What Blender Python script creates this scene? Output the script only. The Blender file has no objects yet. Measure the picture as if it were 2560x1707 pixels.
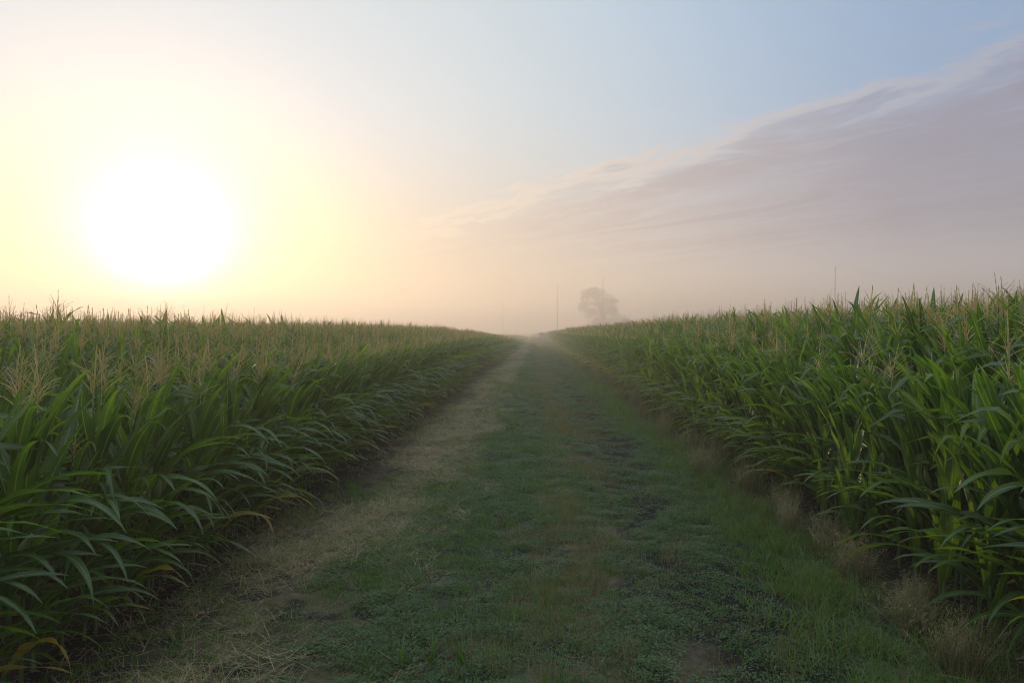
import bpy, math, random
import numpy as np
from mathutils import Matrix, Vector, Euler

R = math.radians
scene = bpy.context.scene
col = scene.collection

# ---------------------------------------------------------------- camera
CAM_Z = 2.5
cam_d = bpy.data.cameras.new('camera'); cam = bpy.data.objects.new('camera', cam_d); col.objects.link(cam)
cam_d.sensor_width = 36.0; cam_d.lens = 24.0; cam_d.clip_start = 0.05; cam_d.clip_end = 5000
cam.location = (0, 0, CAM_Z); cam.rotation_euler = (R(90 - 0.94), 0, R(2.1))
scene.camera = cam
CM = Euler((R(90 - 0.94), 0, R(2.1))).to_matrix()
F = 24.0 / 36.0 * 2560

def pix_dir(px, py):
    return (CM @ Vector(((px - 1280) / F, (853.5 - py) / F, -1.0))).normalized()

# ---------------------------------------------------------------- sun, sky, exposure
SUN_DIR = pix_dir(405, 622)
SUN_EL = math.asin(SUN_DIR.z); SUN_AZ = math.atan2(SUN_DIR.x, SUN_DIR.y)      # azimuth clockwise from +Y
sun_d = bpy.data.lights.new('sun', 'SUN'); sun = bpy.data.objects.new('sun', sun_d); col.objects.link(sun)
sun_d.energy = 5.0; sun_d.angle = R(0.6); sun_d.color = (1.0, 0.76, 0.47)
sun.rotation_euler = (-SUN_DIR).to_track_quat('-Z', 'Y').to_euler(); sun.location = (-40, 60, 60)

world = bpy.data.worlds.new('World'); scene.world = world; world.use_nodes = True
W = world.node_tree; W.nodes.clear()

class NB:
    """small node-graph helper"""
    def __init__(s, tree): s.t = tree
    def n(s, typ, **kw):
        nd = s.t.nodes.new(typ)
        for k, v in kw.items(): setattr(nd, k, v)
        return nd
    def put(s, sock, v):
        if isinstance(v, bpy.types.NodeSocket): s.t.links.new(v, sock)
        elif v is not None: sock.default_value = v
    def math(s, op, a, b=None, c=None, clamp=False):
        nd = s.n('ShaderNodeMath', operation=op); nd.use_clamp = clamp
        for i, v in enumerate((a, b, c)): s.put(nd.inputs[i], v)
        return nd.outputs[0]
    def mapr(s, v, a, b, c=0.0, d=1.0, smooth=False):
        nd = s.n('ShaderNodeMapRange'); nd.interpolation_type = 'SMOOTHSTEP' if smooth else 'LINEAR'
        for i, x in enumerate((v, a, b, c, d)): s.put(nd.inputs[i], x)
        return nd.outputs[0]
    def mix(s, f, a, b, blend='MIX'):
        nd = s.n('ShaderNodeMix', data_type='RGBA', blend_type=blend)
        s.put(nd.inputs[0], f); s.put(nd.inputs[6], a if isinstance(a, bpy.types.NodeSocket) else (*a, 1)); s.put(nd.inputs[7], b if isinstance(b, bpy.types.NodeSocket) else (*b, 1))
        return nd.outputs[2]
    def ramp(s, f, stops, interp='LINEAR'):
        nd = s.n('ShaderNodeValToRGB'); cr = nd.color_ramp; cr.interpolation = interp
        while len(cr.elements) < len(stops): cr.elements.new(0.5)
        for e, (p, c) in zip(cr.elements, stops):
            e.position = p; e.color = (*c, 1)
        s.put(nd.inputs[0], f); return nd.outputs[0]
    def dot(s, v, c):
        nd = s.n('ShaderNodeVectorMath', operation='DOT_PRODUCT'); s.put(nd.inputs[0], v); nd.inputs[1].default_value = c
        return nd.outputs['Value']
    def noise(s, v, scale, detail=4, rough=0.5, dist=0.0):
        nd = s.n('ShaderNodeTexNoise'); s.put(nd.inputs['Vector'], v); nd.inputs['Scale'].default_value = scale
        nd.inputs['Detail'].default_value = detail; nd.inputs['Roughness'].default_value = rough; nd.inputs['Distortion'].default_value = dist
        return nd.outputs['Fac']
    def comb(s, x, y, z=0.0):
        nd = s.n('ShaderNodeCombineXYZ')
        for i, v in enumerate((x, y, z)): s.put(nd.inputs[i], v)
        return nd.outputs[0]

def build_sky():
    g = NB(W)
    d = g.n('ShaderNodeTexCoord').outputs['Generated']
    ctheta = g.dot(d, SUN_DIR)
    theta = g.math('MULTIPLY', g.math('ARCCOSINE', g.math('MINIMUM', ctheta, 0.999999)), 180 / math.pi)
    sx = g.n('ShaderNodeSeparateXYZ'); g.put(sx.inputs[0], d)
    elev = g.math('MULTIPLY', g.math('ARCSINE', sx.outputs[2]), 180 / math.pi)
    nish = g.n('ShaderNodeTexSky', sky_type='NISHITA', sun_disc=False)
    nish.sun_elevation = SUN_EL; nish.sun_rotation = SUN_AZ; nish.air_density = 1.0; nish.dust_density = 2.0; nish.ozone_density = 1.5
    t = g.math('DIVIDE', theta, 180.0)
    up = g.ramp(t, [(0.0, (.9, .9, .93)), (.066, (.86, .88, .93)), (.1, (.71, .82, .93)), (.17, (.62, .77, .86)), (.25, (.46, .65, .87)), (.345, (.20, .37, .64)), (.45, (.40, .56, .80)), (.6, (.46, .60, .80)), (1.0, (.46, .57, .72))], 'B_SPLINE')
    lo = g.ramp(t, [(0.0, (1.5, 1.15, .5)), (.05, (1.2, .95, .32)), (.075, (1.0, .80, .36)), (.1, (.76, .58, .38)), (.16, (.64, .52, .40)), (.22, (.90, .80, .73)), (.3, (.76, .71, .76)), (.55, (.58, .66, .80)), (1.0, (.56, .62, .74))], 'B_SPLINE')
    base = g.mix(g.mapr(elev, 0.0, 19.0, 0, 1, True), lo, up)
    # extra brightness added high overhead, out of view, to light lane and leaves
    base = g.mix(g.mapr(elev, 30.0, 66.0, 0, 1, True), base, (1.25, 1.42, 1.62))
    base = g.mix(0.12, base, g.mix(1.0, nish.outputs[0], (.1, .1, .1), 'MULTIPLY'))
    # cloud bank: a flat layer overhead, its edge a straight line running away to the left
    inv = g.math('DIVIDE', 1.0, g.math('MAXIMUM', sx.outputs[2], 0.02))
    X = g.math('MULTIPLY', sx.outputs[0], inv); Y = g.math('MULTIPLY', sx.outputs[1], inv)
    nx, ny, c0 = CLOUD
    u = g.math('SUBTRACT', g.math('ADD', g.math('MULTIPLY', X, nx), g.math('MULTIPLY', Y, ny)), c0)
    v = g.math('SUBTRACT', g.math('MULTIPLY', X, ny), g.math('MULTIPLY', Y, nx))
    warp = g.noise(g.comb(u, g.math('MULTIPLY', v, .4), 7.0), 1.1, 3, .5)
    w2 = g.math('ADD', u, g.math('MULTIPLY', g.math('SUBTRACT', warp, .5), 0.9))
    n1 = g.noise(g.comb(w2, g.math('MULTIPLY', v, 0.42)), 2.4, 9, 0.66, 0.3)
    n2 = g.noise(g.comb(w2, g.math('MULTIPLY', v, .42), 5.0), 4.0, 7, 0.62, 0.4)
    n0 = g.noise(g.comb(g.math('MULTIPLY', u, .5), g.math('MULTIPLY', v, 0.22), 3.0), 1.3, 2, 0.5, 0.2)
    uu = g.math('ADD', u, g.math('ADD', g.math('MULTIPLY', g.math('SUBTRACT', n1, .5), 2.3), g.math('MULTIPLY', g.math('SUBTRACT', n0, .5), 1.2)))
    mask = g.mapr(uu, -0.16, 0.55, 0, 1, True)
    farfade = g.mapr(elev, 3.0, 8.5, 0, 1, True)
    body = g.math('MULTIPLY', g.math('MULTIPLY', mask, farfade), g.mapr(theta, 10.0, 42.0, 0.42, 0.95, True))
    body = g.math('MULTIPLY', body, g.mapr(n2, .36, .66, 1.0, .84, True))
    n3 = g.noise(g.comb(w2, g.math('MULTIPLY', v, .16), 11.0), 1.9, 6, 0.6, 0.4)
    body = g.math('MULTIPLY', body, g.mapr(n3, .38, .60, g.mapr(theta, 22.0, 56.0, .12, .86), 1.0, True))
    ccol = g.mix(g.mapr(theta, 20.0, 56.0, 0, 1), (.68, .57, .53), (.285, .28, .385))
    c1 = g.mix(body, base, ccol)
    rim = g.math('MULTIPLY', g.mapr(uu, -0.20, 0.03, 0, 1, True), g.mapr(uu, 0.05, 0.30, 1, 0, True))
    wisp = g.math('MULTIPLY', g.math('MULTIPLY', mask, g.mapr(n2, .52, .70, 0, .6, True)), g.mapr(u, 0.3, 2.0, 1, .12))
    rim = g.math('MULTIPLY', g.math('MAXIMUM', rim, wisp), g.math('MULTIPLY', farfade, g.mapr(theta, 10.0, 30.0, .35, .72)))
    c2 = g.mix(rim, c1, g.mix(g.mapr(theta, 20.0, 60.0, 0, 1), (.98, .82, .66), (.44, .46, .56)))
    # aureole of the hazy sun
    def gauss(w, a):
        return g.math('MULTIPLY', g.math('EXPONENT', g.math('MULTIPLY', g.math('POWER', g.math('DIVIDE', theta, w), 2.0), -1.0)), a)
    def add(c, f, tint):
        m = g.n('ShaderNodeMix', data_type='RGBA', blend_type='ADD'); m.inputs[0].default_value = 1
        g.put(m.inputs[6], c); s = g.n('ShaderNodeVectorMath', operation='SCALE'); s.inputs[0].default_value = tint; g.put(s.inputs['Scale'], f)
        g.put(m.inputs[7], s.outputs[0]); return m.outputs[2]
    c3 = add(c2, g.math('MULTIPLY', g.math('EXPONENT', g.math('DIVIDE', theta, -1.9)), 10.0), (1.0, .95, .85))
    c3 = add(c3, gauss(8.5, .22), (1.0, .95, .55))
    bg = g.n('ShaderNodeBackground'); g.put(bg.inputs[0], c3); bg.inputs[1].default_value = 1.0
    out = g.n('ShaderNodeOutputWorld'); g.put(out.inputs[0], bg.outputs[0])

def fit_cloud():
    pts = [(980, 605), (1415, 440), (1829, 325), (2035, 272), (2231, 196), (2560, 98)]
    P = []
    for p in pts:
        d = pix_dir(*p); P.append((d.x / d.z, d.y / d.z))
    P = np.array(P); c = P.mean(0); uu, ss, vv = np.linalg.svd(P - c)
    n = vv[1]
    q = pix_dir(2300, 420); q = np.array((q.x / q.z, q.y / q.z))
    if (q - c) @ n < 0: n = -n
    return float(n[0]), float(n[1]), float(c @ n)
CLOUD = fit_cloud()
build_sky()
scene.view_settings.view_transform = 'Standard'; scene.view_settings.look = 'None'
scene.view_settings.exposure = 0.0; scene.view_settings.gamma = 1.0
scene.render.engine = 'CYCLES'
cy = scene.cycles
cy.max_bounces = 7; cy.diffuse_bounces = 3; cy.glossy_bounces = 2; cy.transmission_bounces = 4; cy.volume_bounces = 1; cy.transparent_max_bounces = 4
cy.use_denoising = True; cy.denoiser = 'OPENIMAGEDENOISE'; cy.filter_width = 1.1; cy.caustics_reflective = False; cy.caustics_refractive = False
cy.sample_clamp_indirect = 2.0

# ---------------------------------------------------------------- helpers
def tag(o, label=None, cat=None, group=None, kind=None):
    if label: o['label'] = label
    if cat: o['category'] = cat
    if group: o['group'] = group
    if kind: o['kind'] = kind
    return o

class MB:
    """collects geometry with per-vertex uv, tint, dry attributes and a material slot per face"""
    def __init__(s): s.v = []; s.f = []; s.uv = []; s.tint = []; s.dry = []; s.m = []; s.n = 0
    def add(s, v, f, uv=None, tint=0.5, dry=0.0, m=0):
        v = np.asarray(v, float).reshape(-1, 3); k = len(v)
        s.v.append(v); s.f += [tuple(i + s.n for i in q) for q in f]; s.m += [m] * len(f)
        s.uv.append(np.zeros((k, 2)) if uv is None else np.asarray(uv, float))
        s.tint.append(np.broadcast_to(np.asarray(tint, float), (k,)).copy()); s.dry.append(np.broadcast_to(np.asarray(dry, float), (k,)).copy())
        s.n += k; return s
    def join(s, o, moff=0):
        b = s.n
        s.v += o.v; s.uv += o.uv; s.tint += o.tint; s.dry += o.dry
        s.f += [tuple(i + b for i in q) for q in o.f]; s.m += [x + moff for x in o.m]; s.n += o.n; return s
    def box(s, c, size, rot=None, **kw):
        x, y, z = [q / 2 for q in size]
        v = np.array([(a * x, b * y, e * z) for a in (-1, 1) for b in (-1, 1) for e in (-1, 1)])
        if rot is not None: v = v @ np.array(rot).T
        return s.add(v + np.array(c), [(0, 1, 3, 2), (4, 6, 7, 5), (0, 4, 5, 1), (2, 3, 7, 6), (0, 2, 6, 4), (1, 5, 7, 3)], **kw)
    def tube(s, pts, rad, n=6, cap=True, **kw):
        pts = np.asarray(pts, float); rad = np.broadcast_to(np.asarray(rad, float), (len(pts),)); vs = []
        for i, p in enumerate(pts):
            t = pts[min(i + 1, len(pts) - 1)] - pts[max(i - 1, 0)]; t = t / (np.linalg.norm(t) + 1e-9)
            a = np.cross(t, (0, 0, 1.0) if abs(t[2]) < .9 else (1.0, 0, 0)); a /= np.linalg.norm(a); b = np.cross(t, a)
            for k in range(n):
                w = 2 * math.pi * k / n; vs.append(p + rad[i] * (a * math.cos(w) + b * math.sin(w)))
        fs = [(i * n + k, i * n + (k + 1) % n, (i + 1) * n + (k + 1) % n, (i + 1) * n + k) for i in range(len(pts) - 1) for k in range(n)]
        if cap: fs += [tuple(range(n))[::-1], tuple((len(pts) - 1) * n + k for k in range(n))]
        return s.add(vs, fs, **kw)
    def mesh(s, name, mats, smooth=True):
        me = bpy.data.meshes.new(name)
        v = np.concatenate(s.v) if s.v else np.zeros((0, 3))
        me.from_pydata(v.tolist(), [], s.f)
        for m in (mats if isinstance(mats, (list, tuple)) else [mats]): me.materials.append(m)
        if s.f:
            li = np.empty(len(me.loops), np.int32); me.loops.foreach_get('vertex_index', li)
            uv = np.concatenate(s.uv)[li]; l = me.uv_layers.new(name='UVMap'); l.data.foreach_set('uv', uv.astype(np.float32).ravel())
            me.polygons.foreach_set('material_index', np.array(s.m, np.int32))
            me.polygons.foreach_set('use_smooth', np.full(len(me.polygons), smooth))
        for nm, a in (('tint', s.tint), ('dry', s.dry)):
            at = me.attributes.new(nm, 'FLOAT', 'POINT')
            if s.v: at.data.foreach_set('value', np.concatenate(a).astype(np.float32))
        me.update(); return me
    def build(s, name, mats, parent=None, smooth=True):
        o = bpy.data.objects.new(name, s.mesh(name, mats, smooth)); col.objects.link(o); o.parent = parent; return o

def empty(name, loc=(0, 0, 0), rz=0.0):
    o = bpy.data.objects.new(name, None); col.objects.link(o); o.location = loc; o.rotation_euler = (0, 0, rz); o.empty_display_size = .2
    return o

def sstep(x, a, b):
    t = np.clip((np.asarray(x, float) - a) / (b - a), 0, 1); return t * t * (3 - 2 * t)

LANE_L, LANE_R = -3.5, 3.68
def terrain(x, y):
    x = np.asarray(x, float); y = np.asarray(y, float)
    z = -1.7 * sstep(y, 36, 170) * sstep(-x, 2.6, 3.7)
    z = z + 0.10 * np.sin(y / 23.0 + 1.0) * sstep(y, 15, 40) * .5
    z = z - .45 * sstep(y, 110, 150) * sstep(x, 2.5, 6)
    return z

# ---------------------------------------------------------------- materials
def new_mat(name):
    m = bpy.data.materials.new(name); m.use_nodes = True; m.node_tree.nodes.clear(); g = NB(m.node_tree)
    out = g.n('ShaderNodeOutputMaterial'); return m, g, out
def attr(g, name):
    return g.n('ShaderNodeAttribute', attribute_name=name).outputs['Fac']

def leafy(name, dark, mid, light, dry1, dry2, trans=0.4, rough=0.4, spec=0.5, midrib=True, tcol=(1.5, 1.75, .55), bump=.25):
    m, g, out = new_mat(name)
    tint = attr(g, 'tint'); dry = attr(g, 'dry'); rnd = g.n('ShaderNodeObjectInfo').outputs['Random']
    t = g.math('ADD', g.math('MULTIPLY', tint, .75), g.math('MULTIPLY', rnd, .25))
    c = g.ramp(t, [(0.0, dark), (.5, mid), (1.0, light)])
    uv = g.n('ShaderNodeUVMap').outputs[0]; sx = g.n('ShaderNodeSeparateXYZ'); g.put(sx.inputs[0], uv)
    height = None
    if midrib:
        st = g.noise(g.comb(g.math('MULTIPLY', sx.outputs[0], 38.0), g.math('MULTIPLY', sx.outputs[1], 2.5), g.math('MULTIPLY', rnd, 50)), 1.0, 2, .6)
        c = g.mix(g.mapr(st, .3, .7, 0, .35), c, (light[0] * .9, light[1] * .9, light[2]))
        rib = g.mapr(g.math('ABSOLUTE', g.math('SUBTRACT', sx.outputs[0], .5)), .02, .06, .8, 0)
        c = g.mix(rib, c, (.21, .29, .14)); height = st
    n = g.noise(g.n('ShaderNodeTexCoord').outputs['Object'], 9.0, 3, .6)
    dd = g.mapr(g.math('ADD', dry, g.math('MULTIPLY', g.math('SUBTRACT', n, .5), .55)), .3, .62, 0, 1, True)
    dd = g.math('MULTIPLY', dd, g.math('GREATER_THAN', dry, .02))
    c = g.mix(dd, c, g.mix(n, dry1, dry2))
    p = g.n('ShaderNodeBsdfPrincipled'); g.put(p.inputs['Base Color'], c); p.inputs['Roughness'].default_value = rough
    p.inputs['Specular IOR Level'].default_value = spec
    if height is not None:
        b = g.n('ShaderNodeBump'); b.inputs['Strength'].default_value = bump; b.inputs['Distance'].default_value = .004; g.put(b.inputs['Height'], height)
        g.put(p.inputs['Normal'], b.outputs[0])
    tr = g.n('ShaderNodeBsdfTranslucent'); g.put(tr.inputs[0], g.mix(1.0, c, tcol, 'MULTIPLY'))
    mx = g.n('ShaderNodeMixShader'); mx.inputs[0].default_value = trans; g.put(mx.inputs[1], p.outputs[0]); g.put(mx.inputs[2], tr.outputs[0])
    g.put(out.inputs[0], mx.outputs[0]); return m

M = {}
M['leaf'] = leafy('corn_leaf', (.015, .047, .014), (.038, .092, .020), (.108, .192, .034), (.30, .26, .05), (.27, .17, .055), trans=.47, rough=.41, spec=.5, tcol=(2.0, 1.9, .42))
M['stalk'] = leafy('corn_stalk', (.05, .10, .03), (.09, .14, .045), (.12, .17, .06), (.25, .18, .07), (.2, .13, .05), trans=.1, midrib=False)
M['tassel'] = leafy('corn_tassel', (.41, .37, .17), (.52, .47, .235), (.66, .60, .35), (.3, .2, .1), (.3, .2, .1), trans=.5, rough=.7, spec=.2, midrib=False, tcol=(1.25, 1.15, .75))
M['husk'] = leafy('corn_husk', (.13, .19, .055), (.18, .24, .08), (.22, .28, .1), (.3, .24, .1), (.3, .2, .08), trans=.15, rough=.6, midrib=False)
M['silk'] = leafy('corn_silk', (.10, .045, .02), (.16, .08, .03), (.2, .12, .05), (.1, .05, .02), (.1, .05, .02), trans=.1, rough=.7, midrib=False)
M['grass'] = leafy('grass_blade', (.058, .112, .027), (.092, .165, .036), (.14, .235, .052), (.20, .16, .07), (.15, .11, .05), trans=.4, rough=.5, spec=.35, midrib=False)
M['weed'] = leafy('weed_leaf', (.038, .084, .028), (.060, .120, .034), (.096, .172, .046), (.12, .09, .05), (.10, .07, .04), trans=.3, rough=.55, spec=.4, midrib=False, tcol=(1.3, 1.5, .7))
M['straw'] = leafy('straw_blade', (.24, .195, .10), (.34, .28, .15), (.46, .385, .225), (.2, .15, .08), (.15, .1, .05), trans=.25, rough=.65, spec=.3, midrib=False, tcol=(1.2, 1.1, .8))
M['seed_grass'] = leafy('seed_grass', (.125, .115, .046), (.20, .175, .078), (.30, .25, .13), (.2, .15, .08), (.15, .1, .05), trans=.35, rough=.6, spec=.3, midrib=False, tcol=(1.3, 1.3, .7))
M['plume'] = leafy('seed_plume', (.25, .225, .115), (.35, .315, .165), (.47, .42, .25), (.2, .15, .1), (.2, .15, .1), trans=.4, rough=.8, spec=.15, midrib=False, tcol=(1.3, 1.15, .8))
M['crown'] = leafy('tree_leaf', (.11, .13, .085), (.14, .17, .10), (.17, .20, .12), (.1, .1, .04), (.1, .1, .04), trans=.3, rough=.5, midrib=False)  # crown greens lightened to paint in part of the haze

def plain(name, c1, c2, rough=.6, metal=0.0, scale=8.0, spec=.5, coat=0.0):
    m, g, out = new_mat(name); n = g.noise(g.n('ShaderNodeTexCoord').outputs['Object'], scale, 4, .6)
    p = g.n('ShaderNodeBsdfPrincipled'); g.put(p.inputs['Base Color'], g.mix(g.mapr(n, .3, .7), c1, c2)); p.inputs['Roughness'].default_value = rough
    p.inputs['Metallic'].default_value = metal; p.inputs['Specular IOR Level'].default_value = spec; p.inputs['Coat Weight'].default_value = coat
    g.put(out.inputs[0], p.outputs[0]); return m
M['bark'] = plain('bark', (.07, .055, .04), (.12, .10, .075), .85, scale=20)
M['pole'] = plain('haze_paled_pole', (.30, .27, .24), (.40, .36, .33), .85, scale=12)  # grey kept pale so the colour itself carries some haze fade
M['porcelain'] = plain('porcelain', (.16, .10, .08), (.2, .13, .1), .3)
M['paint'] = plain('dark_paint', (.06, .042, .04), (.085, .06, .058), .3, coat=.6, scale=3)
M['glass'] = plain('tinted_glass', (.02, .022, .025), (.03, .03, .035), .08, spec=.8)
M['chrome'] = plain('chrome', (.6, .6, .6), (.7, .7, .7), .25, 1.0)
M['rubber'] = plain('rubber', (.015, .015, .015), (.025, .025, .024), .8)
M['black_trim'] = plain('black_trim', (.015, .015, .016), (.02, .02, .02), .5)
M['lamp_lens'] = plain('lamp_lens', (.75, .75, .72), (.85, .85, .82), .15)

def soil_mat():
    m, g, out = new_mat('field_soil'); pos = g.n('ShaderNodeNewGeometry').outputs['Position']
    n = g.noise(pos, 1.3, 6, .65); n2 = g.noise(pos, 22.0, 4, .6)
    c = g.ramp(n, [(.3, (.022, .018, .014)), (.55, (.040, .032, .024)), (.75, (.062, .05, .034))])
    c = g.mix(g.mapr(n2, .45, .7, 0, .6), c, (.075, .06, .042))
    p = g.n('ShaderNodeBsdfPrincipled'); g.put(p.inputs['Base Color'], c); p.inputs['Roughness'].default_value = .92; p.inputs['Specular IOR Level'].default_value = .2
    b = g.n('ShaderNodeBump'); b.inputs['Strength'].default_value = .7; b.inputs['Distance'].default_value = .04; g.put(b.inputs['Height'], n2); g.put(p.inputs['Normal'], b.outputs[0])
    g.put(out.inputs[0], p.outputs[0]); return m
def lane_mat():
    m, g, out = new_mat('lane_soil'); pos = g.n('ShaderNodeNewGeometry').outputs['Position']
    sx = g.n('ShaderNodeSeparateXYZ'); g.put(sx.inputs[0], pos)
    nw = g.noise(g.comb(sx.outputs[0], g.math('MULTIPLY', sx.outputs[1], .35)), .9, 4, .55)
    x = g.math('ADD', sx.outputs[0], g.math('MULTIPLY', g.math('SUBTRACT', nw, .5), 1.5))
    t = g.mapr(x, -3.5, 3.5)
    c = g.ramp(t, [(0.0, (.022, .017, .013)), (.06, (.035, .028, .02)), (.13, (.10, .085, .05)), (.30, (.105, .09, .052)), (.36, (.055, .062, .035)), (.46, (.06, .072, .04)), (.53, (.11, .10, .056)), (.62, (.095, .085, .05)), (.70, (.020, .018, .015)), (.80, (.022, .021, .016)), (.88, (.06, .095, .034)), (1.0, (.08, .08, .045))])
    n2 = g.noise(pos, 16.0, 5, .65); n3 = g.noise(pos, 3.0, 5, .6)
    c = g.mix(g.mapr(n3, .46, .62, 0, .85, True), c, (.013, .012, .012))
    c = g.mix(g.mapr(n2, .35, .65, .5, 0), c, (.012, .012, .010))
    p = g.n('ShaderNodeBsdfPrincipled'); g.put(p.inputs['Base Color'], c); p.inputs['Roughness'].default_value = .95; p.inputs['Specular IOR Level'].default_value = .15
    b = g.n('ShaderNodeBump'); b.inputs['Strength'].default_value = .8; b.inputs['Distance'].default_value = .03; g.put(b.inputs['Height'], n2); g.put(p.inputs['Normal'], b.outputs[0])
    g.put(out.inputs[0], p.outputs[0]); return m

# ---------------------------------------------------------------- ground, lane, haze
def sheet(name, xs, ys, mat, dz, rough=0.0, seed=1):
    rng = np.random.default_rng(seed)
    X, Y = np.meshgrid(xs, ys); Z = terrain(X, Y) + dz
    if rough:
        Z = Z + rough * (rng.random(Z.shape) - .5) - .03 * np.exp(-((X - 1.35) / .4) ** 2) - .025 * np.exp(-((X + .65) / .4) ** 2)
    nx, ny = len(xs), len(ys)
    f = [(j * nx + i, j * nx + i + 1, (j + 1) * nx + i + 1, (j + 1) * nx + i) for j in range(ny - 1) for i in range(nx - 1)]
    o = MB().add(np.stack([X, Y, Z], -1).reshape(-1, 3), f).build(name, mat)
    return tag(o, kind='structure')
side = np.concatenate([np.arange(3.6, 9, .6), np.geomspace(9, 590, 22)])
gx = np.concatenate([-side[::-1], np.arange(-3.0, 3.1, .5), side])
gy = np.concatenate([np.geomspace(90, 8, 7) * -1, np.arange(-7, 60, 1.0), np.geomspace(60, 980, 40)])
sheet('ground', gx, gy, soil_mat(), -.02, 0)
sheet('lane', np.linspace(LANE_L - .2, LANE_R + .25, 50), np.concatenate([np.arange(-3, 26, .14), np.geomspace(26, 420, 110)]), lane_mat(), .035, .035, 3)

def haze():
    m = bpy.data.materials.new('haze_air'); m.use_nodes = True; nt = m.node_tree; nt.nodes.clear(); g = NB(nt)
    out = g.n('ShaderNodeOutputMaterial'); p = g.n('ShaderNodeVolumePrincipled')
    p.inputs['Color'].default_value = (.755, .675, .62, 1); p.inputs['Density'].default_value = .0036; p.inputs['Anisotropy'].default_value = .52
    nt.links.new(p.outputs[0], out.inputs['Volume'])
    o = MB().box((0, 445, 17.2), (1190, 1090, 39.4)).build('haze', m, smooth=False)
    tag(o, kind='stuff')

# ---------------------------------------------------------------- corn plants
def leaf_mb(rng, z0, az, L, Wd, th0, th1, pw, ns, nc, tint, dry, roll=0.0, bend=0.0, xy=(0, 0), wave=1.0, sharp=None):
    s = np.linspace(0, 1, ns + 1)
    th = th0 + (th1 - th0) * s ** pw
    if sharp is not None:                                           # blade folded over near the tip
        th = th + sharp[1] * sstep(s, sharp[0] - .07, sharp[0] + .07)
    ph = az + bend * s ** 1.5
    dl = L / ns
    mid = (s[1:] + s[:-1]) / 2
    thm = np.interp(mid, s, th); phm = np.interp(mid, s, ph)
    T = np.stack([np.sin(thm) * np.cos(phm), np.sin(thm) * np.sin(phm), np.cos(thm)], -1) * dl
    C = np.concatenate([np.zeros((1, 3)), np.cumsum(T, 0)]) + np.array([xy[0], xy[1], z0])
    Tn = np.stack([np.sin(th) * np.cos(ph), np.sin(th) * np.sin(ph), np.cos(th)], -1)
    B = np.stack([-np.sin(ph), np.cos(ph), 0 * ph], -1)
    N = np.cross(Tn, B); ro = roll * s ** .8
    Bx = B * np.cos(ro)[:, None] + N * np.sin(ro)[:, None]; Nx = -B * np.sin(ro)[:, None] + N * np.cos(ro)[:, None]
    w = Wd * np.clip(np.minimum(.45 + 2.6 * s, 1.0), 0, 1) * np.clip((1 - s) / .62, 0, 1) ** .75
    w[-1] = Wd * .02
    u = np.linspace(-1, 1, nc + 1)
    fold = .55 * (1 - s) ** 1.2 + .12
    wv = wave * .010 * np.sin(s * rng.uniform(14, 22) + rng.uniform(0, 6))[:, None] * np.sign(u)[None] * np.abs(u)[None] ** 2 + wave * .008 * np.sin(s * rng.uniform(16, 26) + rng.uniform(0, 6))[:, None] * np.abs(u)[None] ** 2
    wv = wv * np.minimum(1, w / Wd * 1.3)[:, None]
    P = C[:, None] + Bx[:, None] * (u[None] * w[:, None] / 2 * np.cos(fold)[:, None])[..., None] - Nx[:, None] * ((np.abs(u)[None] * w[:, None] / 2 * np.sin(fold)[:, None]) * -1 + wv)[..., None]
    k = nc + 1
    f = [(j * k + i, j * k + i + 1, (j + 1) * k + i + 1, (j + 1) * k + i) for j in range(ns) for i in range(nc)]
    uv = np.stack(np.broadcast_arrays((u[None] + 1) / 2, s[:, None]), -1).reshape(-1, 2)
    dr = dry[0] + dry[1] * np.clip((s[:, None] - .45) / .55, 0, 1) ** 1.3 + dry[2] * np.abs(u)[None] ** 3
    return MB().add(P.reshape(-1, 3), f, uv, tint, dr.ravel())

def tassel_mb(rng, z, big, n_side=3, nb=10):
    mb = MB(); lean = rng.normal(0, .05, 2)
    def arm(p0, th, az, L, r, droop, k):
        s = np.linspace(0, 1, k + 1); a = th + droop * s ** 1.6
        d = np.stack([np.sin(a) * math.cos(az), np.sin(a) * math.sin(az), np.cos(a)], -1) * (L / k)
        pts = np.array(p0) + np.concatenate([np.zeros((1, 3)), np.cumsum(d[:-1], 0)])
        rad = r * np.where(np.arange(k + 1) % 2 == 0, .55, 1.25) * (1 - .55 * s); rad[0] = r * .5
        mb.tube(pts, rad, n_side, cap=False, tint=rng.uniform(.1, 1))
    L = .36 * big
    arm((0, 0, z - .12), abs(lean[0]), rng.uniform(0, 6.3), L + .12, 0.0078, rng.uniform(0, .18), 14 if n_side > 3 else 9)
    for i in range(nb):
        q = i / nb
        arm((0, 0, z - .03 + .13 * q), rng.uniform(.45, 1.15) - .4 * q, i * 2.4 + rng.uniform(-.5, .5), rng.uniform(.14, .27) * big, .0037, rng.uniform(-.1, 1.1), 10 if n_side > 3 else 6)
    return mb

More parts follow.
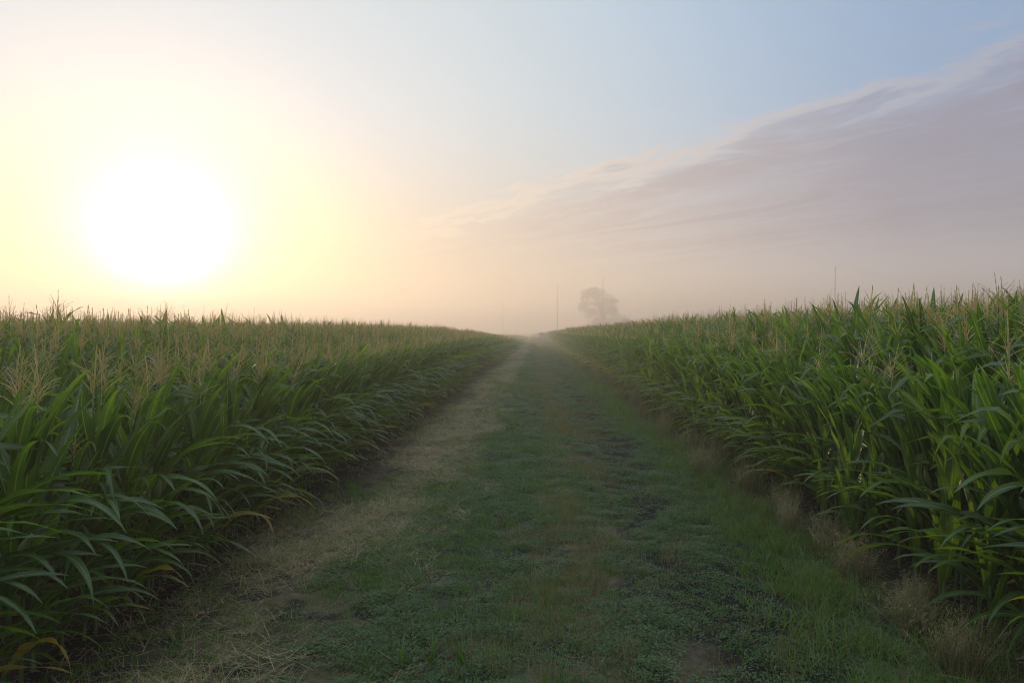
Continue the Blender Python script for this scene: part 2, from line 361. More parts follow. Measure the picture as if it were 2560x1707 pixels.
def plant(seed, total, style, hi):
    """returns dict of MBs: stalk, leaves (list), tassel, ears (list of husk, silk)"""
    rng = np.random.default_rng(seed)
    bare = seed % 2 and style == 'bold'
    ns, nc = (15, 4) if hi else (8, 2)
    has_t = style != 'young'
    zt = total - .36 if has_t else total * .62
    lean = rng.normal(0, .02, 2)
    stalk = MB(); nn = 13 if hi else 5
    zz = np.linspace(-.04, zt, nn)
    stalk.tube(np.stack([lean[0] * zz, lean[1] * zz, zz], -1), np.linspace(.0135, .006, nn) * (1 if has_t else .7) * np.where(np.arange(nn) % 2, 1.0, 1.12), 6 if hi else 4, cap=False, tint=rng.uniform(.1, .9), dry=np.repeat(np.clip(.45 - zz * .9, 0, .45), 6 if hi else 4))
    leaves = []
    nl = {'edge': 13, 'inner': 12, 'young': 8, 'bold': 13}[style]
    base_az = rng.choice([0, math.pi]) if style != 'inner' else rng.uniform(0, 6.28)
    for i in range(nl):
        q = i / (nl - 1); z0 = (.16 + (zt - .52) * q) if has_t else (.06 + (zt - .06) * q)
        az = base_az + math.pi * (i % 2) + rng.normal(0, .45)
        if style in ('edge', 'bold'):
            if math.cos(az) < 0 and rng.random() < .62: az = math.pi - az
            az += rng.normal(0, .15)
        if style == 'young':
            L = rng.uniform(.6, .9); th0 = rng.uniform(.12, .35); th1 = th0 + rng.uniform(.15, .8); pw = 2.2; Wd = rng.uniform(.058, .082); sharp = None
        else:
            L = (.76 + .38 * math.sin(math.pi * min(1, .15 + q * .8))) * rng.uniform(.88, 1.1) * (1 if q < .7 else .82)
            th0 = rng.uniform(.42, .62) - .25 * q; Wd = rng.uniform(.088, .118) * (1 if q > .2 else .75) * (1 if q < .88 else .8)
            if style == 'bold' and q > .26:
                Wd *= 1.1
                th0 = rng.uniform(.18, .5); th1 = th0 + rng.uniform(.1, .9); pw = 2.2; sharp = (rng.uniform(.6, .85), rng.uniform(.9, 1.8)) if rng.random() < .42 else None
            elif q > .62:
                th1 = th0 + rng.uniform(.15, 1.1); pw = 2.4; sharp = (rng.uniform(.6, .82), rng.uniform(.9, 1.7)) if rng.random() < .38 else None
            else:
                th1 = rng.uniform(1.75, 2.6); pw = rng.uniform(1.0, 1.7); sharp = None
        low = max(0, 1 - q / .28)
        dry = [0, 0, 0]
        if style in ('edge', 'bold') and low > 0: dry = [rng.choice([0, 0, 0, .1, .6]) * low, rng.uniform(.1, .6) * low, .22 * low]
        elif style == 'inner' and low > 0: dry = [rng.choice([0, .6]) * low, .4 * low, 0]
        elif rng.random() < .15: dry = [0, .3, .08]
        tint = np.clip(rng.normal(.25 + .38 * q, .16), 0, 1)
        if style == 'young': tint = np.clip(rng.normal(.9, .14), 0, 1)
        if low > .3 and style in ('edge', 'bold'): tint = np.clip(tint + .35, 0, 1)
        leaves.append(leaf_mb(rng, z0, az, L, Wd, th0, th1, pw, ns, nc, tint, dry, roll=rng.normal(0, .5), bend=rng.normal(0, .35), xy=(lean[0] * z0, lean[1] * z0), sharp=sharp))
    out = {'stalk': stalk, 'leaves': leaves, 'tassel': None, 'ears': []}
    if has_t:
        t = tassel_mb(rng, zt, rng.uniform(.85, 1.15), 4 if hi else 3, int(rng.integers(9, 17)) if hi else 9)
        for a in t.v: a += np.array([lean[0] * zt, lean[1] * zt, 0])
        out['tassel'] = t
        ze = zt * rng.uniform(.44, .5); az = rng.normal(0, .8) if style in ('edge', 'bold') else rng.uniform(0, 6.28); k = 8 if hi else 4
        s = np.linspace(0, 1, k + 1); th = .5
        ctr = np.stack([(.018 + .24 * s * math.sin(th)) * math.cos(az), (.018 + .24 * s * math.sin(th)) * math.sin(az), ze + .24 * s * math.cos(th)], -1)
        husk = MB().tube(ctr, .004 + .031 * np.sin(np.pi * np.clip(s * .8 + .12, 0, 1)) ** .8 * (1 - .5 * s ** 3), 7 if hi else 4, tint=rng.uniform(0, 1))
        silk = MB()
        for j in range(7 if hi else 2):
            a2 = rng.uniform(0, 6.28); e = ctr[-1]
            silk.tube([e, e + (.015 * math.cos(a2), .015 * math.sin(a2), .03), e + (.035 * math.cos(a2), .035 * math.sin(a2), .015)], [.003, .0025, .001], 3, cap=False, tint=rng.uniform(0, 1))
        out['ears'] = [(husk, silk)]
    return out

CORN_MATS = [M['leaf'], M['stalk'], M['tassel'], M['husk'], M['silk']]
def plant_merged(p):
    mb = MB()
    for l in p['leaves']: mb.join(l, 0)
    mb.join(p['stalk'], 1)
    if p['tassel']: mb.join(p['tassel'], 2)
    for h, s in p['ears']: mb.join(h, 3).join(s, 4)
    return mb

# positions of every plant
prng = np.random.default_rng(11)
def plant_spots():
    out = []     # side, row, x, y, height, style
    for side, edge in ((-1, LANE_L), (1, LANE_R)):
        for k in range(0, 95):
            lat = .76 * k; xe = edge + side * (lat + .12)
            y = 1.5 + prng.uniform(0, .2)
            while y < 235:
                d = math.hypot(xe, y)
                near = d < 32 and k < 9
                step = .2 if near else (.26 if d < 45 else (.42 if d < 80 else (.75 if d < 130 else 1.2)))
                if k > 14: step *= 1.25
                if k > 40: step *= 1.5
                y += step * prng.uniform(.75, 1.25)
                ang = math.degrees(math.atan2(xe, y)) + 2.1
                if abs(ang) > 47: continue
                if k > 6 and d > 20 and prng.random() < .12: continue
                full = 2.84 if side < 0 else 3.14
                h = 2.30 + (full - 2.30) * float(sstep(lat, 0, 3.2)) if side < 0 else 2.42 + (full - 2.42) * float(sstep(lat, -.2, 2.0))
                h *= prng.normal(1, .032)
                if k == 0 and prng.random() < .05: h *= .85
                out.append((side, k, xe + prng.normal(0, .045), y, h, ('edge' if side < 0 or prng.random() < .25 else 'bold') if k == 0 or (side > 0 and k <= 3 and prng.random() < .7) or (side < 0 and k == 1 and prng.random() < .4) else 'inner'))
        if side > 0:                                                # short late plants and suckers along the right edge
            y = 3.6
            while y < 60:
                y += prng.uniform(.3, .8) if y < 25 else prng.uniform(.8, 2.4)
                out.append((1, -1, LANE_R - prng.uniform(-.1, .25), y, prng.uniform(1.0, 1.9), 'young'))
        else:
            y = 6.0
            while y < 40:
                y += prng.uniform(1.5, 5); out.append((-1, -1, LANE_L + prng.uniform(-.1, .1), y, prng.uniform(.7, 1.2), 'young'))
    return out
spots = plant_spots()
def in_frame(x, y, h):
    best = 9
    for z in (0.2, h * .5, h):
        p = CM.transposed() @ Vector((x, y, z - CAM_Z))
        if p.z > -.3: continue
        u = abs(p.x / -p.z) / .75; v = abs(p.y / -p.z) / .5
        best = min(best, max(u, v))
    return best
def score(s):
    side, k, x, y, h, st = s
    if in_frame(x, y, h) > 1.0: return 0
    vis = {-1: .75, 0: 1.0, 1: .5, 2: .36, 3: .27}.get(k, .2)
    return vis * h / math.hypot(x, y)
order = sorted(range(len(spots)), key=lambda i: -score(spots[i]))
chosen = order[:300]; chosen_set = set(chosen)
chosen.sort(key=lambda i: (-score(spots[i])))

STYLES = {'edge': (9, 2.30), 'bold': (8, 2.30), 'inner': (9, 2.85), 'young': (5, 1.2)}
ORD = ['first', 'second', 'third', 'fourth', 'fifth', 'sixth', 'seventh', 'eighth', 'ninth', 'tenth', 'eleventh', 'twelfth', 'thirteenth', 'fourteenth', 'fifteenth', 'sixteenth', 'seventeenth', 'eighteenth', 'nineteenth', 'twentieth']
LEAFY_N = 110
def corn_individuals():
    protos = {}
    for st, (n, tot) in STYLES.items():
        for v in range(n):
            p = plant(1000 + 37 * v + {'edge': 0, 'inner': 5000, 'young': 9000, 'bold': 12000}[st], tot, st, True)
            d = {'stalk': p['stalk'].mesh('stalk', M['stalk']), 'leaf': [l.mesh('leaf', M['leaf']) for l in p['leaves']]}
            fm = MB()
            for l in p['leaves']: fm.join(l)
            d['foliage'] = fm.mesh('foliage', M['leaf']); d['dry'] = [float(np.mean(np.concatenate(l.dry))) for l in p['leaves']]
            d['tassel'] = p['tassel'].mesh('tassel', M['tassel']) if p['tassel'] else None
            d['ear'] = [(h.mesh('ear', M['husk']), s.mesh('silk', M['silk'])) for h, s in p['ears']]
            protos[st, v] = d
    def link(name, me, parent):
        o = bpy.data.objects.new(name, me); col.objects.link(o); o.parent = parent; return o
    counters = {}
    rng = np.random.default_rng(5)
    by_y = {}
    for i in chosen: by_y.setdefault((spots[i][0], spots[i][1]), []).append(i)
    rank = {}
    for kk, l in by_y.items():
        for j, i in enumerate(sorted(l, key=lambda i: spots[i][3])): rank[i] = j
    for n, i in enumerate(chosen):
        side, k, x, y, h, st = spots[i]
        v = int(rng.integers(STYLES[st][0])); d = protos[st, v]; sc = h / STYLES[st][1]
        rz = (0 if side < 0 else math.pi) + rng.normal(0, .22) if st in ('edge', 'bold') else rng.uniform(0, 6.28)
        r = empty('corn_plant', (x, y, float(terrain(x, y))), rz); r.scale = (sc, sc, sc) if st != 'inner' else (sc ** .5, sc ** .5, sc)
        r.rotation_euler[0] = rng.normal(0, .03); r.rotation_euler[1] = rng.normal(0, .03) + (.05 if st == 'edge' else 0)
        sd = 'left' if side < 0 else 'right'; j = rank[i]
        field = 'corn plants of the %s field' % sd
        if st == 'young':
            lab = ('short bright green corn plant without tassel, %s from the camera along the %s field edge' % (ORD[j], sd)) if j < 20 else 'short bright green corn plant without tassel far along the %s field edge' % sd
        elif k == 0:
            lab = ('%s corn plant from the camera in the %s field row bordering the lane' % (ORD[j], sd)) if j < 20 else 'green tasselled corn plant in the %s field row bordering the lane, beyond its twentieth' % sd
        elif k == 1:
            lab = ('%s corn plant from the camera in the second row of the %s field' % (ORD[j], sd)) if j < 12 else 'tasselled corn plant in the second row of the %s field, beyond its twelfth' % sd
        else:
            lab = 'tall tan-tasselled corn plant standing behind the first two rows of the %s field' % sd
        tag(r, lab, 'corn plant', field)
        link('stalk', d['stalk'], r)
        if n < LEAFY_N:
            for me, dr in zip(d['leaf'], d['dry']):
                o = link('leaf', me, r)
                if dr > .4: o['label'] = 'yellowed drooping lower leaf'
        else: link('foliage', d['foliage'], r)
        if d['tassel'] and not (k <= 1 and side > 0 and rng.random() < .6): link('tassel', d['tassel'], r)
        for hm, sm in d['ear']:
            e = link('ear', hm, r); link('silk', sm, e)

def scatter(name, variants, mats, pts, rot, scl, idx):
    """ONE object: variants stored in its own mesh, spread over its own loose points"""
    mb = MB(); vid = []
    for k, v in enumerate(variants): mb.join(v); vid += [k] * v.n
    nb = mb.n
    npt = len(pts)
    mb.v.append(np.asarray(pts, float)); mb.uv.append(np.zeros((npt, 2))); mb.tint.append(np.zeros(npt)); mb.dry.append(np.zeros(npt)); mb.n += npt
    me = mb.mesh(name, mats)
    N = mb.n
    def at(nm, typ, key, data):
        a = me.attributes.new(nm, typ, 'POINT'); a.data.foreach_set(key, np.asarray(data).ravel())
    at('vid', 'INT', 'value', np.concatenate([np.array(vid, np.int32), np.full(npt, -1, np.int32)]))
    at('pick', 'INT', 'value', np.concatenate([np.full(nb, -1, np.int32), np.asarray(idx, np.int32)]))
    at('turn', 'FLOAT_VECTOR', 'vector', np.concatenate([np.zeros((nb, 3), np.float32), np.asarray(rot, np.float32)]))
    at('size', 'FLOAT_VECTOR', 'vector', np.concatenate([np.ones((nb, 3), np.float32), np.asarray(scl, np.float32)]))
    o = bpy.data.objects.new(name, me); col.objects.link(o)
    t = bpy.data.node_groups.new(name + '_spread', 'GeometryNodeTree')
    t.interface.new_socket('Geometry', in_out='INPUT', socket_type='NodeSocketGeometry'); t.interface.new_socket('Geometry', in_out='OUTPUT', socket_type='NodeSocketGeometry')
    g = NB(t); gi = g.n('NodeGroupInput'); go = g.n('NodeGroupOutput'); jn = g.n('GeometryNodeJoinGeometry')
    def named(nm, typ):
        a = g.n('GeometryNodeInputNamedAttribute', data_type=typ); a.inputs[0].default_value = nm
        return [s for s in a.outputs if s.enabled and s.name == 'Attribute'][0]
    def eq(sock, k):
        c = g.n('FunctionNodeCompare', data_type='INT', operation='EQUAL'); ii = [s for s in c.inputs if s.enabled]
        t.links.new(sock, ii[0]); ii[1].default_value = k; return c.outputs[0]
    def sep(k):
        s = g.n('GeometryNodeSeparateGeometry', domain='POINT'); t.links.new(gi.outputs[0], s.inputs[0]); t.links.new(eq(named('vid', 'INT'), k), s.inputs[1]); return s.outputs[0]
    P = sep(-1)
    for k in range(len(variants)):
        ip = g.n('GeometryNodeInstanceOnPoints'); t.links.new(P, ip.inputs['Points']); t.links.new(eq(named('pick', 'INT'), k), ip.inputs['Selection'])
        t.links.new(sep(k), ip.inputs['Instance']); t.links.new(named('turn', 'FLOAT_VECTOR'), ip.inputs['Rotation']); t.links.new(named('size', 'FLOAT_VECTOR'), ip.inputs['Scale'])
        t.links.new(ip.outputs[0], jn.inputs[0])
    t.links.new(jn.outputs[0], go.inputs[0])
    md = o.modifiers.new('spread', 'NODES'); md.node_group = t
    return o

def corn_mass():
    variants = []; cls = []
    for st, n, tot, hi in (('edge', 6, 2.30, False), ('bold', 6, 2.30, False), ('bold', 4, 2.30, True), ('inner', 8, 2.85, False), ('young', 3, 1.2, False), ('edge', 4, 2.30, True), ('inner', 5, 2.85, True)):
        for v in range(n):
            p = plant(300 + 17 * v + {'edge': 0, 'inner': 5000, 'young': 9000, 'bold': 12000}[st], tot, st, hi)
            if st == 'bold' and v % 2: p['tassel'] = None
            variants.append(plant_merged(p)); cls.append((st, hi))
    rng = np.random.default_rng(9)
    ids = {}
    for j, c in enumerate(cls): ids.setdefault(c, []).append(j)
    pts, rot, scl, idx = [], [], [], []
    for i, (side, k, x, y, h, st) in enumerate(spots):
        if i in chosen_set: continue
        hi = st != 'young' and math.hypot(x, y) < 14
        sc = h / STYLES[st][1]; d = math.hypot(x, y); fat = 1.0 if d < 40 else (1.25 if d < 80 else 1.6)
        pts.append((x, y, float(terrain(x, y)))); idx.append(rng.choice(ids[st, hi]))
        rz = (0 if side < 0 else math.pi) + rng.normal(0, .22) if st in ('edge', 'bold') else rng.uniform(0, 6.28)
        rot.append((rng.normal(0, .03), rng.normal(0, .03), rz)); w = sc ** .5 * fat if st == 'inner' else sc * fat; scl.append((w, w, sc))
    o = scatter('corn_field', variants, CORN_MATS, pts, rot, scl, idx)
    tag(o, 'mass of tall green corn with tan tassels filling both fields behind their nearest plants', 'corn field', kind='stuff')
    print('corn instances', len(pts))

# ---------------------------------------------------------------- grass and weeds
def blades(rng, n, hmin, hmax, spread, wd, lean, droop, seg=3, dry=(0, 0), flat=False):
    mb = MB()
    for _ in range(n):
        az = rng.uniform(0, 6.28); L = rng.uniform(hmin, hmax); r = spread * math.sqrt(rng.random()); a0 = rng.uniform(0, 6.28)
        p = np.array([r * math.cos(a0), r * math.sin(a0), -.01]); th = abs(rng.normal(0, lean)); dr = rng.uniform(.3, 1) * droop
        if flat: th = rng.uniform(1.2, 1.5); dr = rng.uniform(-.1, .35); p[2] = rng.uniform(.01, .06)
        s = np.linspace(0, 1, seg + 1); a = th + dr * s ** 1.5
        T = np.stack([np.sin(a) * math.cos(az), np.sin(a) * math.sin(az), np.cos(a)], -1) * L / seg
        C = p + np.concatenate([np.zeros((1, 3)), np.cumsum(T[:-1], 0)])
        fa = az + math.pi / 2 + rng.normal(0, .5); B = np.array([math.cos(fa), math.sin(fa), 0]); w = wd * rng.uniform(.7, 1.3) * (1 - s ** 1.6) + wd * .05
        V = np.stack([C - B * w[:, None] / 2, C + B * w[:, None] / 2], 1).reshape(-1, 3)
        mb.add(V, [(2 * j, 2 * j + 1, 2 * j + 3, 2 * j + 2) for j in range(seg)], tint=np.clip(rng.normal(.5, .22), 0, 1), dry=rng.uniform(*dry))
    return mb
def weed_mb(rng, n, r0, ls):
    mb = MB()
    for _ in range(n):
        r = r0 * math.sqrt(rng.random()); a0 = rng.uniform(0, 6.28); h = rng.uniform(.01, .065) * (1 - .6 * r / r0)
        c = np.array([r * math.cos(a0), r * math.sin(a0), h]); az = a0 + rng.normal(0, .9); ti = rng.uniform(-.2, .7); L = ls * rng.uniform(.6, 1.4)
        T = np.array([math.cos(az) * math.cos(ti), math.sin(az) * math.cos(ti), math.sin(ti)]) * L; B = np.array([-math.sin(az), math.cos(az), rng.normal(0, .3)]) * L * .24
        mb.add([c, c + T * .45 + B, c + T, c + T * .45 - B], [(0, 1, 2, 3)], tint=np.clip(rng.normal(.5, .25), 0, 1), dry=.9 if rng.random() < .07 else 0)
    return mb
def plume_mb(rng, n, h0, spread):
    stems, plumes = MB(), MB()
    for _ in range(n):
        az = rng.uniform(0, 6.28); L = h0 * rng.uniform(.6, 1.05); r = spread * math.sqrt(rng.random()) * .45; a0 = rng.uniform(0, 6.28)
        p = np.array([r * math.cos(a0), r * math.sin(a0), -.01]); th = abs(rng.normal(0, .2)); L *= rng.uniform(.7, 1.25); s = np.linspace(0, 1, 5); a = th + rng.uniform(.05, .9) * s ** 2
        T = np.stack([np.sin(a) * math.cos(az), np.sin(a) * math.sin(az), np.cos(a)], -1) * L / 4
        C = p + np.concatenate([np.zeros((1, 3)), np.cumsum(T[:-1], 0)])
        stems.tube(C, [.0016, .0014, .0012, .001, .0007], 3, cap=False, tint=rng.uniform(0, 1))
        for q in np.linspace(.5, 1, 11):
            c = np.array([np.interp(q, s, C[:, i]) for i in range(3)]); d = rng.normal(0, 1, 3); d[2] = abs(d[2]) * .8; d /= np.linalg.norm(d); l = rng.uniform(.025, .06) * (1.25 - q * .6)
            b = np.cross(d, (.3, .2, 1)); b = b / np.linalg.norm(b) * .0022
            plumes.add([c - b, c + b, c + d * l + b * .6, c + d * l - b * .6], [(0, 1, 2, 3)], tint=np.clip(rng.normal(.5, .25), 0, 1))
    return stems, plumes

def vnoise(x, y, s, seed):
    rng = np.random.default_rng(seed); G = rng.random((256, 256)); u = np.asarray(x) * s + 1000; v = np.asarray(y) * s + 1000
    i = np.floor(u).astype(int); j = np.floor(v).astype(int); fu = u - i; fv = v - j; fu = fu * fu * (3 - 2 * fu); fv = fv * fv * (3 - 2 * fv)
    g = lambda a, b: G[a % 256, b % 256]
    return (g(i, j) * (1 - fu) + g(i + 1, j) * fu) * (1 - fv) + (g(i, j + 1) * (1 - fu) + g(i + 1, j + 1) * fu) * fv
def patchy(x, y, s, seed): return .6 * vnoise(x, y, s, seed) + .4 * vnoise(x, y, s * 2.3, seed + 1)

def lane_points(rng, dens, x0, x1, dmask):
    """dens: clumps per square metre close by, thinning with distance while clumps grow"""
    P = []
    for (a, b, k, big) in ((2.6, 11, 1.0, 1.0), (11, 22, .55, 1.2), (22, 45, .25, 1.6), (45, 90, .10, 2.3), (90, 215, .04, 3.4)):
        n = int(dens * k * (b - a) * (x1 - x0)); x = rng.uniform(x0, x1, n); y = rng.uniform(a, b, n)
        keep = (rng.random(n) < dmask(x, y)) & (np.abs(x) / y < 1.1)
        P.append(np.stack([x, y, np.full(n, big)], -1)[keep])
    P = np.concatenate(P); z = terrain(P[:, 0], P[:, 1]) + .035 - .02 * np.exp(-((P[:, 0] - 1.35) / .4) ** 2) - .018 * np.exp(-((P[:, 0] + .65) / .4) ** 2)
    return np.stack([P[:, 0], P[:, 1], z], -1), P[:, 2]

def lane_cover():
    rng = np.random.default_rng(21)
    def bump(x, c, w): return np.exp(-((x - c) / w) ** 2)
    def spread(name, label, cat, variants, mat, dens, x0, x1, mask, smin=.7, smax=1.3, tilt=.08):
        p, big = lane_points(rng, dens, x0, x1, mask); n = len(p)
        s = rng.uniform(smin, smax, n) * big ** .8; sz = rng.uniform(smin, smax, n) * big ** .25 * (.5 + 1.0 * patchy(p[:, 0], p[:, 1], 1.6, 91))
        o = scatter(name, variants, [mat], p, np.stack([rng.normal(0, tilt, n), rng.normal(0, tilt, n), rng.uniform(0, 6.28, n)], -1), np.stack([s, s, sz], -1), rng.integers(0, len(variants), n))
        print(name, n); return tag(o, label, cat, kind='stuff')
    wob = lambda x, y: x + 1.0 * (vnoise(x, y * .4, .5, 77) - .5)
    track = lambda x, y: np.clip(bump(wob(x, y), -.65, .65) + bump(wob(x, y), 1.5, .75), 0, 1)
    # low broad-leaved mat on the wheel tracks
    spread('ground_weeds', 'low dark green weeds matting the wheel tracks of the lane', 'weeds', [weed_mb(rng, 120, .14, .021) for _ in range(6)], M['weed'], 130, -2.2, 2.9,
           lambda x, y: np.clip(.15 + 1.1 * track(x, y), 0, 1) * (.12 + .88 * sstep(.5 * patchy(x, y, 1.2, 5) + .5 * patchy(x, y, 3.4, 41) - .10 * bump(x, 1.4, .55) - .03 * bump(x, -.7, .5), .36, .50)))
    # short mixed grass over the whole lane
    spread('short_grass', 'short patchy green grass growing over the whole lane', 'grass', [blades(rng, 26, .05, .13, .09, .0045, .5, .9, dry=(0, .35)) for _ in range(8)], M['grass'], 80, -3.4, 3.1,
           lambda x, y: np.clip(.16 + .75 * bump(wob(x, y), -.95, .55) + .5 * bump(wob(x, y), .2, .4) + .9 * bump(x, 2.5, .5) + .5 * bump(x, -2.5, .9), 0, 1) * (.1 + .9 * sstep(patchy(x, y, .7, 8), .26, .56)))
    # brownish upright stems down the middle strip
    spread('brown_grass', 'thin brownish seeding grass along the middle strip of the lane', 'grass', [blades(rng, 34, .07, .21, .11, .0028, .4, .6) for _ in range(6)], M['seed_grass'], 75, -1.0, 1.9,
           lambda x, y: np.clip(1.2 * bump(wob(x, y), .45, .5) + .25 * bump(x, 1.5, .5), 0, 1) * sstep(patchy(x, y, .8, 12), .3, .6), .6, 1.15)
    # cut straw lying flat on the left
    spread('mown_straw', 'pale cut straw lying flat along the left side of the lane', 'straw', [blades(rng, 34, .10, .32, .2, .0028, 1, 0, flat=True) for _ in range(6)], M['straw'], 85, -3.3, -.9,
           lambda x, y: np.clip(bump(wob(x, y), -2.05, .8), 0, 1) * sstep(patchy(x, y * .5, .7, 15), .22, .55) * (.6 + .4 * sstep(y, 6.0, 8.5)), .7, 1.3, .12)
    # taller verge at the right edge
    spread('verge_grass', 'tall bright green grass along the right verge of the lane', 'grass', [blades(rng, 26, .10, .36, .15, .0068, .6, 1.5, seg=4, dry=(0, .6)) for _ in range(9)], M['grass'], 74, 1.8, 3.75,
           lambda x, y: np.clip(1.0 * bump(wob(x, y) * .5 + x * .5, 2.75, .48) + .55 * bump(x, 3.4, .35), 0, 1) * (.12 + .88 * sstep(patchy(x, y, 1.1, 18), .36, .6)), .6, 1.25, .2)
    # scattered seed grass and debris at the foot of the corn
    spread('dry_litter', 'dry brown leaf litter under the edge rows of the corn', 'litter', [blades(rng, 16, .05, .2, .3, .008, 1, 0, seg=4, flat=True, dry=(.3, .9)) for _ in range(6)], M['straw'], 30, -4.4, 4.4,
           lambda x, y: ((x < -3.0) | (x > 2.9)) * .8, .7, 1.2)

def tufts():
    rng = np.random.default_rng(31)
    spots_t = [(3.05, 5.0, .42, .30), (3.1, 5.75, .44, .28), (3.42, 6.2, .34, .26), (3.18, 6.9, .38, .30), (3.3, 7.7, .44, .34), (3.08, 8.5, .52, .36), (3.3, 9.3, .40, .3), (3.2, 10.4, .5, .36), (2.95, 11.6, .48, .3), (3.25, 12.7, .5, .36), (3.05, 14.2, .66, .46), (2.92, 15.6, .6, .44), (3.2, 17.4, .55, .42), (2.95, 19.5, .6, .45), (3.1, 22.0, .6, .45), (2.9, 25.0, .62, .5), (3.1, 28.5, .65, .5), (2.9, 32.0, .7, .55), (3.0, 37.0, .7, .55), (2.9, 44.0, .75, .6)]
    for i, (x, y, h, sp) in enumerate(spots_t):
        r = empty('dry_grass_tuft', (x + rng.normal(0, .1), y, float(terrain(x, y)) + .02), rng.uniform(0, 6.28)); r.scale = (rng.uniform(.75, 1.25), rng.uniform(.9, 1.6), rng.uniform(.7, 1.15))
        tag(r, 'feathery tan seeding grass tuft, %s from the camera at the foot of the right corn' % ORD[i], 'grass tuft', 'seeding grass tufts along the right field edge')
        a, b = plume_mb(rng, 110, h * 1.1, sp); a.build('stem', M['straw'], r); b.build('plume', M['plume'], r)
    spr = [(-1.0, 4.95, .26), (-.78, 5.0, .30), (-.56, 5.02, .24)]; words = ['leftmost', 'middle', 'rightmost']
    for w, (x, y, h) in zip(words, spr):
        o = blades(rng, 13, h * .6, h, .02, .016, .55, 1.0, seg=6).build('grass_sprout', M['grass']); o.location = (x, y, .03)
        tag(o, 'broad-bladed light green sprout, %s of three close to the camera in the lane' % w, 'sprout', 'broad-bladed sprouts in the lane')

# ---------------------------------------------------------------- distant things
def pickup(x, y):
    z = float(terrain(x, y)) + .02; r = empty('pickup_truck', (x, y, z))
    tag(r, 'dull brownish pickup truck facing the camera at the hazy far end of the lane', 'truck')
    prof = [(0.0, .55), (0.0, 1.02), (.12, 1.12), (1.35, 1.2), (1.4, 1.2), (3.55, 1.22), (5.5, 1.22), (5.5, .55)]   # side profile, front at y=0
    def extr(p, w0, w1=None, ztop=0):
        mb = MB(); n = len(p); v = [(s * (w0 if zz <= ztop or w1 is None else w1) / 2, yy, zz) for s in (-1, 1) for yy, zz in p]
        f = [tuple(range(n))[::-1], tuple(n + i for i in range(n))] + [(i, (i + 1) % n, n + (i + 1) % n, n + i) for i in range(n)]
        return mb.add(v, f)
    b = extr(prof, 1.98).build('body', M['paint'], r, False)
    md = b.modifiers.new('soft', 'BEVEL'); md.width = .06; md.segments = 2
    cabp = [(1.3, 1.19), (2.15, 1.88), (3.35, 1.9), (3.75, 1.21)]
    c = extr(cabp, 1.86, 1.5, 1.3).build('cab', M['paint'], r, False)
    extr([(1.33, 1.24), (2.08, 1.84), (2.13, 1.86), (1.42, 1.24)], 1.7, 1.4, 1.5).build('windshield', M['glass'], r, False).location = (0, -.05, .02)
    for s in (-1, 1):
        MB().box((s * .86, 2.75, 1.52), (.03, 1.2, .42), Matrix.Rotation(s * -.28, 3, 'Y')).build('side_window', M['glass'], r, False)
        m = MB().box((s * 1.17, 1.75, 1.3), (.22, .1, .26)).build('mirror', M['black_trim'], r, False); MB().box((s * 1.04, 1.77, 1.22), (.14, .05, .05)).build('mirror_arm', M['black_trim'], m, False)
        MB().box((s * .8, -.02, .9), (.3, .08, .2)).build('headlight', M['lamp_lens'], r, False)
        for yy in (.95, 4.45):
            w = empty('wheel', (s * .84, yy, .4)); w.parent = r
            MB().tube([(-.13, 0, 0), (-.1, 0, 0), (.1, 0, 0), (.13, 0, 0)], [.34, .4, .4, .34], 18).build('tyre', M['rubber'], w)
            MB().tube([(s * .12, 0, 0), (s * .15, 0, 0)], [.24, .2], 14).build('rim', M['chrome'], w)
    gl = MB().box((0, -.03, .86), (1.2, .06, .3)).build('grille', M['black_trim'], r, False)
    for k in range(3): MB().box((0, -.075, .76 + .1 * k), (1.16, .03, .03)).build('grille_bar', M['chrome'], gl, False)
    MB().box((0, -.1, .6), (1.9, .18, .2)).build('bumper', M['chrome'], r, False)

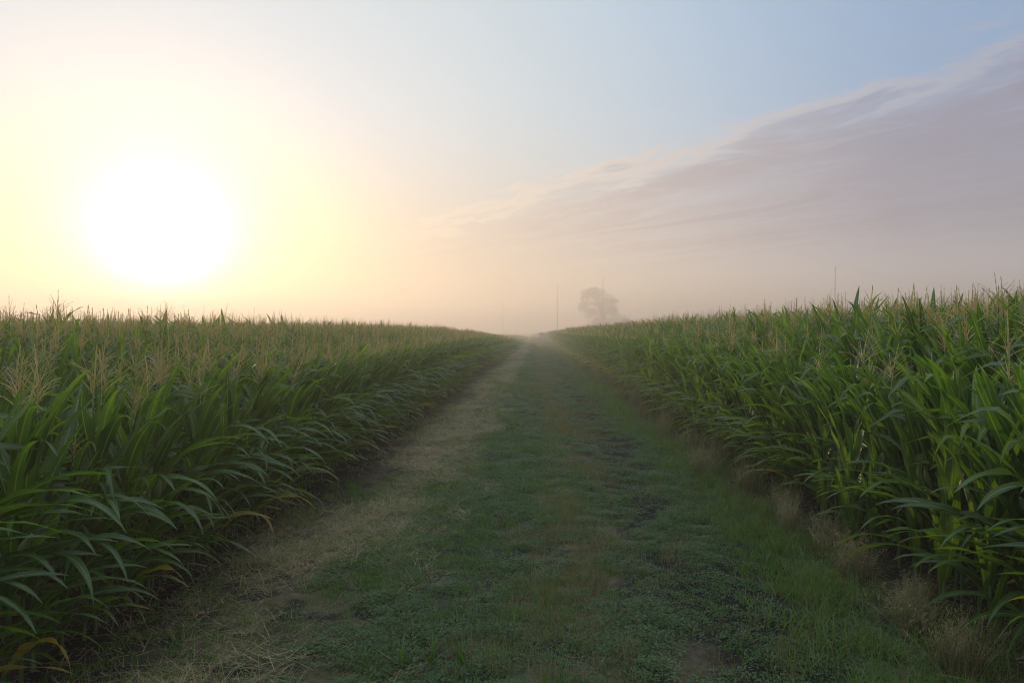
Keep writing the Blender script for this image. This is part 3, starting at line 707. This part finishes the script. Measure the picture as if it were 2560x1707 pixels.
def poles():
    def pole(px, top_py, dist, label):
        d = pix_dir(px, 825); k = dist / d.y; x = d.x * k; t = pix_dir(px, top_py); zt = CAM_Z + t.z * dist / t.y
        z0 = float(terrain(x, dist)); H = zt - z0
        r = empty('utility_pole', (x, dist, z0), R(35)); tag(r, label, 'utility pole', 'utility poles fading into the haze')
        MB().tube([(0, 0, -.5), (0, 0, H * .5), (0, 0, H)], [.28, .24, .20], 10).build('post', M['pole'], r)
        for za in (.9, 3.1):
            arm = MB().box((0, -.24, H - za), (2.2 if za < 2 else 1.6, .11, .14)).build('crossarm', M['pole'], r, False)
            for sx in (-.95, -.3, .6, .95):
                if abs(sx) * 2 < (2.2 if za < 2 else 1.6): MB().tube([(sx, -.24, H - za + .07), (sx, -.24, H - za + .16), (sx, -.24, H - za + .26)], [.03, .07, .03], 8).build('insulator', M['porcelain'], arm)
    pole(2087, 666, 325, 'tall grey utility pole rising above the right corn field, clearest of the hazy poles')
    pole(1507, 694, 400, 'faint utility pole standing just in front of the hazy tree')
    pole(1393, 714, 420, 'faint utility pole standing between the pickup truck and the hazy tree')
    pole(1257, 728, 560, 'faintest utility pole, above the far end of the left corn field')

def tree():
    D = 500.0; d = pix_dir(1512, 760); x = d.x * D / d.y; rng = np.random.default_rng(8)
    r = empty('hazy_tree', (x, D, float(terrain(x, D)))); tag(r, 'broad round-topped tree nearly lost in haze behind the right corn field', 'tree'); r.scale = (2.15, 2.0, 2.12)
    tr = MB(); tr.tube([(0, 0, -.3), (.1, 0, 2), (0, .1, 4.5), (-.4, 0, 8)], [.55, .42, .36, .2], 9)
    blobs = []
    for i in range(58):
        a = rng.uniform(0, 6.28); q = math.sqrt(rng.random()); cx = q * 7.6 * math.cos(a); cy_ = q * 6.0 * math.sin(a)
        top = 15.3 - .10 * (cx + 3.0) ** 2 - .07 * cy_ ** 2
        cz = rng.uniform(2.2, top) if i > 12 else top
        blobs.append((cx, cy_, cz, rng.uniform(1.2, 2.1)))
    for b in blobs[:12]:
        e = np.array(b[:3]); p0 = np.array((0, 0, rng.uniform(2.5, 6))); m = p0 + (e - p0) * .5 + (0, 0, .6); tr.tube([p0, m, e], [.2, .12, .04], 6)
    tr.build('trunk', M['bark'], r)
    cr = MB(); V = []; n = 0
    for (cx, cy_, cz, rad) in blobs:
        m = int(105 * rad)
        dd = rng.normal(0, 1, (m, 3)); dd /= np.linalg.norm(dd, axis=1)[:, None]; p = np.array((cx, cy_, cz)) + dd * (rad * rng.random(m) ** .4)[:, None] * np.array((1.15, 1.15, .8))
        for q in p:
            u = rng.normal(0, 1, 3); u /= np.linalg.norm(u); w = np.cross(u, rng.normal(0, 1, 3)); w /= np.linalg.norm(w); l = rng.uniform(.16, .34)
            V.append((q - u * l, q + w * l * .55, q + u * l, q - w * l * .55))
    V = np.array(V).reshape(-1, 3); k = len(V) // 4
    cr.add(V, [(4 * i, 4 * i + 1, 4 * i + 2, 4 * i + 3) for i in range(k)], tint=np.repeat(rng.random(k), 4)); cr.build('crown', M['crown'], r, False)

corn_individuals()
corn_mass()
lane_cover()
tufts()
pickup(1.45, 186)
poles()
tree()
haze()
